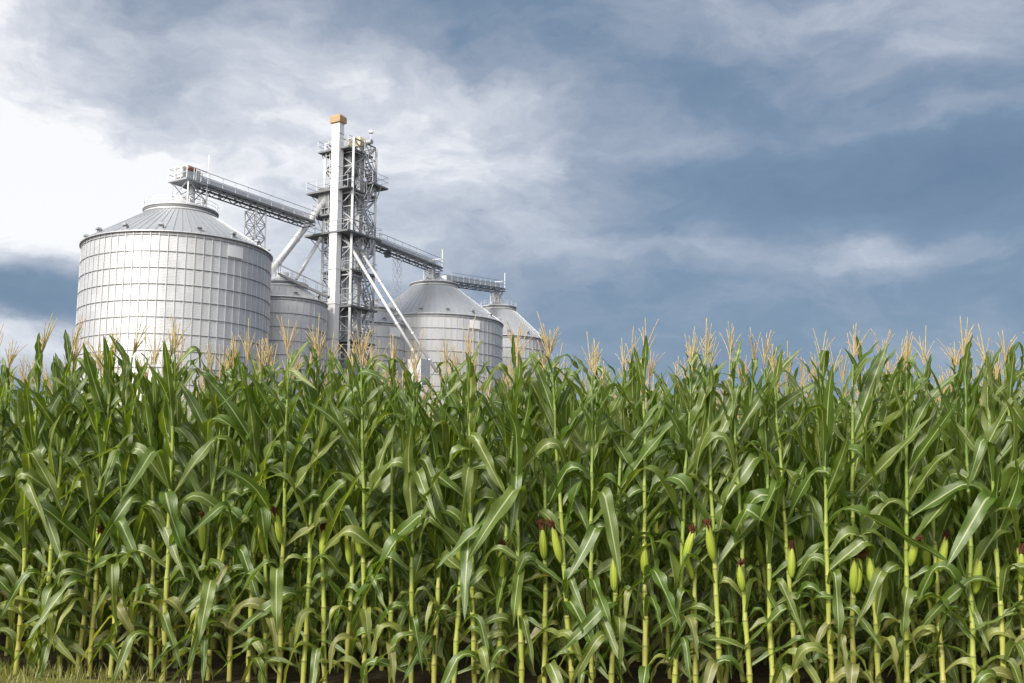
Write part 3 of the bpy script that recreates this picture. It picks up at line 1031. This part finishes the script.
def leaf_plan(rnd, top=2.30, toward=None, eared=None):
    """(height, kind, azimuth, scale) for the leaves of one plant, two ranks with scatter; at the field's edge most leaves reach for the light"""
    plane = rnd.uniform(0, 2 * PI)
    n = rnd.randint(16, 18) + (4 if eared is not None else 0)
    out = []
    for i in range(n):
        f = i / (n - 1)
        z = top * (.05 + .91 * f)
        a = plane + PI * (i % 2) + rnd.gauss(0, .6)
        if toward is not None:
            t = rnd.random()
            if t < (.6 if f < .4 else .46): a = toward + rnd.choice((-1, 1)) * (1.57 + rnd.gauss(0, .42))
            elif t < .82 and f < .85: a = toward + rnd.gauss(0, .7)
            if eared and .30 < f < .84: a = toward + rnd.choice((-1, 1)) * rnd.uniform(1.45, 2.5)
        if f < .18: kind, sc_ = 'low', rnd.uniform(.8, 1.1)
        elif f < .36: kind, sc_ = rnd.choice(['low', 'hang', 'hang', 'hang', 'diag']), rnd.uniform(.62, .9)
        elif f < .58: kind, sc_ = rnd.choice(['hang', 'hang', 'diag', 'diag', 'fold', 'up']), rnd.uniform(.82, 1.06)
        elif f < .84: kind, sc_ = rnd.choice(['diag', 'diag', 'hang', 'up', 'up', 'up', 'up', 'up']), rnd.uniform(.74, .95)
        else: kind, sc_ = rnd.choice(['up', 'up', 'up', 'up', 'diag', 'fold']), rnd.uniform(.42, .60)
        out.append((z, kind, a, sc_))
    return out


GROUP = 'corn plants standing in the field'
ALL = []


def corn(x, y, row, rnd, scale=1.0, ear=None, skip_low=0):
    """one maize plant: an empty with stalk, leaves, ear (> silk) and tassel"""
    scale *= 1.0 - .014 * max(-4.0, min(3.4, x)) * (1 if x < 0 else .6)
    root = empty('corn_plant', (x, y, 0), (rad(rnd.gauss(0, 2.4)), rad(rnd.gauss(0, 2.4)), rnd.uniform(0, 6.28)))
    root.scale = (scale, scale, scale)
    rz = root.rotation_euler.z
    me, zig = STALKS[rnd.randrange(len(STALKS))]
    link('stalk', me, root)
    for i, (z, kind, a, s_) in enumerate(leaf_plan(rnd, 2.30, -PI / 2 - rz if row < 4 else None, (bool(ear) and row == 1) if row < 3 else None)):
        if i < skip_low: continue
        o = link('leaf', rnd.choice(LEAVES[kind]), root, (0, 0, z))
        f = z / 2.30 * 13
        j = min(12, int(f))
        t = f - j
        o.location.x = zig[j][0] * (1 - t) + zig[j + 1][0] * t
        o.location.y = zig[j][1] * (1 - t) + zig[j + 1][1] * t
        dl = -PI / 2 - rz - a
        roll = -math.copysign(rad(rnd.uniform(8, 48)), math.sin(dl)) * abs(math.sin(dl))
        o.rotation_euler = (roll, rad(rnd.gauss(0, 6)), a)
        hi = max(c[2] for c in o.bound_box)
        s_ = min(s_, max(.35, (2.40 + rnd.gauss(0, .035) - z) / max(.05, hi)))
        o.scale = (s_, max(.6, s_) * rnd.uniform(.9, 1.12), s_)
    o = link('tassel', rnd.choice(TASSELS), root, (zig[13][0], zig[13][1], 2.30))
    o.rotation_euler = (rad(rnd.gauss(0, 7)), rad(rnd.gauss(0, 7)), rnd.uniform(0, 6.28))
    o.scale = (1, 1, rnd.uniform(.75, 1.1))
    if ear:
        for (z, face, tilt, silk, s_) in ear:
            az_ = face - rz
            e = link('ear', rnd.choice(EARS), root, (.034 * math.cos(az_), .034 * math.sin(az_), z))
            # lean outwards along the azimuth
            e.rotation_euler = Euler((0, tilt, az_), 'XYZ')
            e.scale = (s_, s_, s_)
            Lz = max(v_.co.z for v_ in e.data.vertices) / 1.06
            if silk:
                k = link('silk', rnd.choice(SILKS), e, (0, 0, Lz))
                k.rotation_euler = (rnd.gauss(0, .2), rnd.gauss(0, .2), rnd.uniform(0, 6.28))
    ALL.append((root, row, u_of(x, y, 1.2), ear))
    return root


# front row: where each stalk of the photograph's first row stands; 'r' red silk, 'p' pale ear without silk, 2 two ears
FRONT = [(-14, ''), (2, ''), (15, 'p'), (44, ''), (67, 'p'), (80, 'r'), (96, ''), (111, 'r'), (131, ''), (147, ''), (170, ''), (183, ''), (204, 'r'), (223, 'p'),
         (242, ''), (261, ''), (275, 'p'), (292, 'r'), (314, ''), (334, 'r'), (355, 'p'), (373, 'p'), (397, 'p'), (418, ''), (438, ''), (456, 'rp'),
         (478, ''), (498, 'r'), (520, ''), (542, 'r'), (568, 'r'), (586, ''), (604, 'p'), (638, 'p'), (664, 'r'), (686, 'p'), (709, 'r'), (739, 'r'), (760, ''),
         (783, 'r'), (812, ''), (835, 'rr'), (865, 'p'), (888, 'r'), (924, 'r'), (950, 'p'), (974, ''), (1001, 'r'), (1026, ''), (1046, '')]
rnd = random.Random(33)


def row_point(u, off):
    """the point of a row OFF metres behind the front one that the column u of the picture meets"""
    t = (u - 512) / (F * .985)
    # on the line  (x,y)·RN = c
    c = ROW0 * RN.y + off
    y = c / (t * RN.x + RN.y)
    return t * y, y


n_front = 0
for u, e in FRONT:
    x, y = row_point(u, 0)
    x += rnd.uniform(-.01, .01)
    y += rnd.uniform(-.07, .07)
    ear = []
    for k, ch in enumerate(e):
        side = rnd.choice((-1, 1))
        face = -PI / 2 + side * rnd.uniform(.15, .75)
        ear.append((rnd.uniform(.72, 1.0) - .13 * k, face, rad(rnd.uniform(7, 24)), ch == 'r', rnd.uniform(.8, 1.02)))
    corn(x, y, 1, rnd, rnd.uniform(.965, 1.03), ear)
    n_front += 1

ROWS = 6
counts = [0, 46, 48, 50, 52, 54]
stuff_spots = []
for r in range(1, ROWS):
    off = .74 * r
    n = counts[r]
    for k in range(n):
        u = -25 + 1074 * (k + .5) / n + rnd.uniform(-6, 6)
        x, y = row_point(u, off + rnd.uniform(-.05, .05))
        ear = None
        if r < 2 and rnd.random() < .45:
            ear = [(rnd.uniform(.85, 1.02), -PI / 2 + rnd.uniform(-1.2, 1.2), rad(rnd.uniform(8, 24)), rnd.random() < .6, 1.0)]
        corn(x, y, r + 1, rnd, rnd.uniform(.94, 1.045), ear, 0 if r < 3 else 7)

# labels -------------------------------------------------------------
ORD = ['first', 'second', 'third', 'fourth', 'fifth', 'sixth', 'seventh', 'eighth', 'ninth', 'tenth', 'eleventh', 'twelfth', 'thirteenth',
       'fourteenth', 'fifteenth', 'sixteenth', 'seventeenth', 'eighteenth', 'nineteenth', 'twentieth']


def zone(u):
    for lim, nm in ((74, 'beside the largest silo'), (269, 'below the largest silo'), (327, 'below the small bin'), (380, 'below the lattice tower'),
                    (503, 'below the wide domed silo'), (548, 'below the farthest silo')):
        if u < lim: return nm
    return 'under open sky'


def look(e):
    if not e: return 'no ear showing'
    if len(e) == 2: return 'two ears'
    return 'a red-silked ear' if e[0][3] else 'a pale bare ear'


buckets = {}
for o, row, u, e in ALL:
    tag(o, None, 'corn plant', GROUP)
    key = (row, zone(u), look(e) if row == 1 else '')
    buckets.setdefault(key, []).append((u, o))
for (row, zn, lk), items in buckets.items():
    items.sort(key=lambda t: t[0])
    for i, (u, o) in enumerate(items):
        n = len(items)
        if n == 1: where = 'the only such'
        elif zn == 'under open sky' and i >= n / 2: where = ('last' if i == n - 1 else ORD[n - 1 - i] + (' such' if row == 1 else '') + ' from the right')
        else: where = ORD[i] + (' such' if row == 1 else '') + ' from the left'
        if row == 1: o['label'] = f'front-row corn plant with {lk}, {where} {zn}'.replace('no ear showing', 'no ear').replace(' such from the', ' such from')
        elif row == 2: o['label'] = f'second-row corn plant behind the front row, {where.replace("the only such", "alone")} {zn}'
        else: o['label'] = f'{ORD[row - 1]}-row corn plant, mostly hidden behind nearer rows, tassel {zn}'

# the rest of the field as one mass -----------------------------------
rs_ = np.random.RandomState(11)
rf = random.Random(77)
V, Fc, UV = [], [], []
nv = 0
TV = []
for t in TASSELS[:4]:
    a = np.empty(len(t.vertices) * 3)
    t.vertices.foreach_get('co', a)
    TV.append((a.reshape(-1, 3), [tuple(p.vertices) for p in t.polygons]))
tass = MB()
sv = MB()
for r in range(0, 17):
    off = .74 * r
    half = (.53 * (8.2 + off))
    xs_ = np.arange(-half - 5.0, half + 5.0, .2)
    for x in xs_:
        x = x + rf.uniform(-.03, .03)
        c = ROW0 * RN.y + off + rf.uniform(-.04, .04)
        y = (c - x * RN.x) / RN.y
        u = u_of(x, y, 1.2)
        if r < ROWS and -28 - (24 if r == 0 else 0) < u < 1052: continue
        h = rf.uniform(.94, 1.04)
        sv.tube([(x, y, 0), (x, y, 1.1 * h), (x, y, 2.28 * h)], [.016, .013, .006], 5, False)
        for i, (z, kind, a, s_) in enumerate(leaf_plan(rf)):
            if r > 8 and z < 1.0: continue
            vs, fs, uv = rf.choice(COARSE[kind])
            s_ = min(s_, max(.35, (2.42 - z) / max(.05, vs[:, 2].max())))
            ca, sa = math.cos(a), math.sin(a)
            q = vs * s_ * h
            V.append(np.stack([x + q[:, 0] * ca - q[:, 1] * sa, y + q[:, 0] * sa + q[:, 1] * ca, z * h + q[:, 2]], 1))
            Fc.append(fs + nv)
            UV.append(uv)
            nv += len(vs)
        tv, tf = rf.choice(TV)
        tass.add(tv + np.array([x, y, 2.28 * h]), tf)
V, Fc, UV = np.concatenate(V), np.concatenate(Fc), np.concatenate(UV)
me = bpy.data.meshes.new('corn_field')
ns_, nt_ = len(sv.v), len(tass.v)
allv = [tuple(p) for p in V] + sv.v + tass.v
allf = [tuple(f_) for f_ in Fc] + [tuple(i + len(V) for i in f_) for f_ in sv.f] + [tuple(i + len(V) + ns_ for i in f_) for f_ in tass.f]
me.from_pydata(allv, [], allf)
uvl = me.uv_layers.new(name='UVMap')
idx = np.empty(len(me.loops), dtype=np.int32)
me.loops.foreach_get('vertex_index', idx)
alluv = np.concatenate([UV, np.zeros((ns_ + nt_, 2))]).astype(np.float32)
uvl.data.foreach_set('uv', alluv[idx].ravel())
for m_ in (M_LEAF, M_STALK, M_TASSEL): me.materials.append(m_)
mi = np.concatenate([np.zeros(len(Fc), np.int32), np.ones(len(sv.f), np.int32), np.full(len(tass.f), 2, np.int32)])
me.polygons.foreach_set('material_index', mi)
me.polygons.foreach_set('use_smooth', np.ones(len(mi), bool))
me.update()
tag(link('corn_field', me), 'dense mass of tasselled corn filling the field behind the nearer rows', 'corn field', kind='stuff')

# grass at the foot of the row ------------------------------------------
gb = MB()
rg = random.Random(3)
for k in range(14000):
    x = rg.uniform(-5.2, 4.6)
    if rg.random() < (x + 3.9) / 1.6: continue
    d = rg.uniform(-1.6, .14)
    y = row_y(x) + d
    h = rg.uniform(.04, .13) * (1 if d > -.35 else .7)
    a = rg.uniform(0, 6.28)
    wx, wy = .004 * math.cos(a), .004 * math.sin(a)
    bx_, by_ = rg.gauss(0, .03), rg.gauss(0, .03)
    gb.add([(x - wx, y - wy, 0), (x + wx, y + wy, 0), (x + wx * .8 + bx_ * .4, y + wy * .8 + by_ * .4, h * .6), (x - wx * .8 + bx_ * .4, y - wy * .8 + by_ * .4, h * .6), (x + bx_, y + by_, h)],
           [(0, 1, 2, 3), (3, 2, 4)], [(.2, 0), (.35, 0), (.35, .5), (.2, .5), (.3, 1)])
tag(gb.build('grass', M_GRASS), 'short pale green grass along the foot of the corn', 'grass', kind='stuff')

# ------------------------------------------------------------------ render settings
sc.render.engine = 'CYCLES'
sc.view_settings.view_transform = 'Standard'
sc.view_settings.look = 'None'
sc.view_settings.exposure = EXPOSURE
sc.view_settings.gamma = 1
sc.cycles.use_denoising = True
sc.cycles.max_bounces = 8
sc.cycles.diffuse_bounces = 4
sc.cycles.glossy_bounces = 3
sc.cycles.transmission_bounces = 4
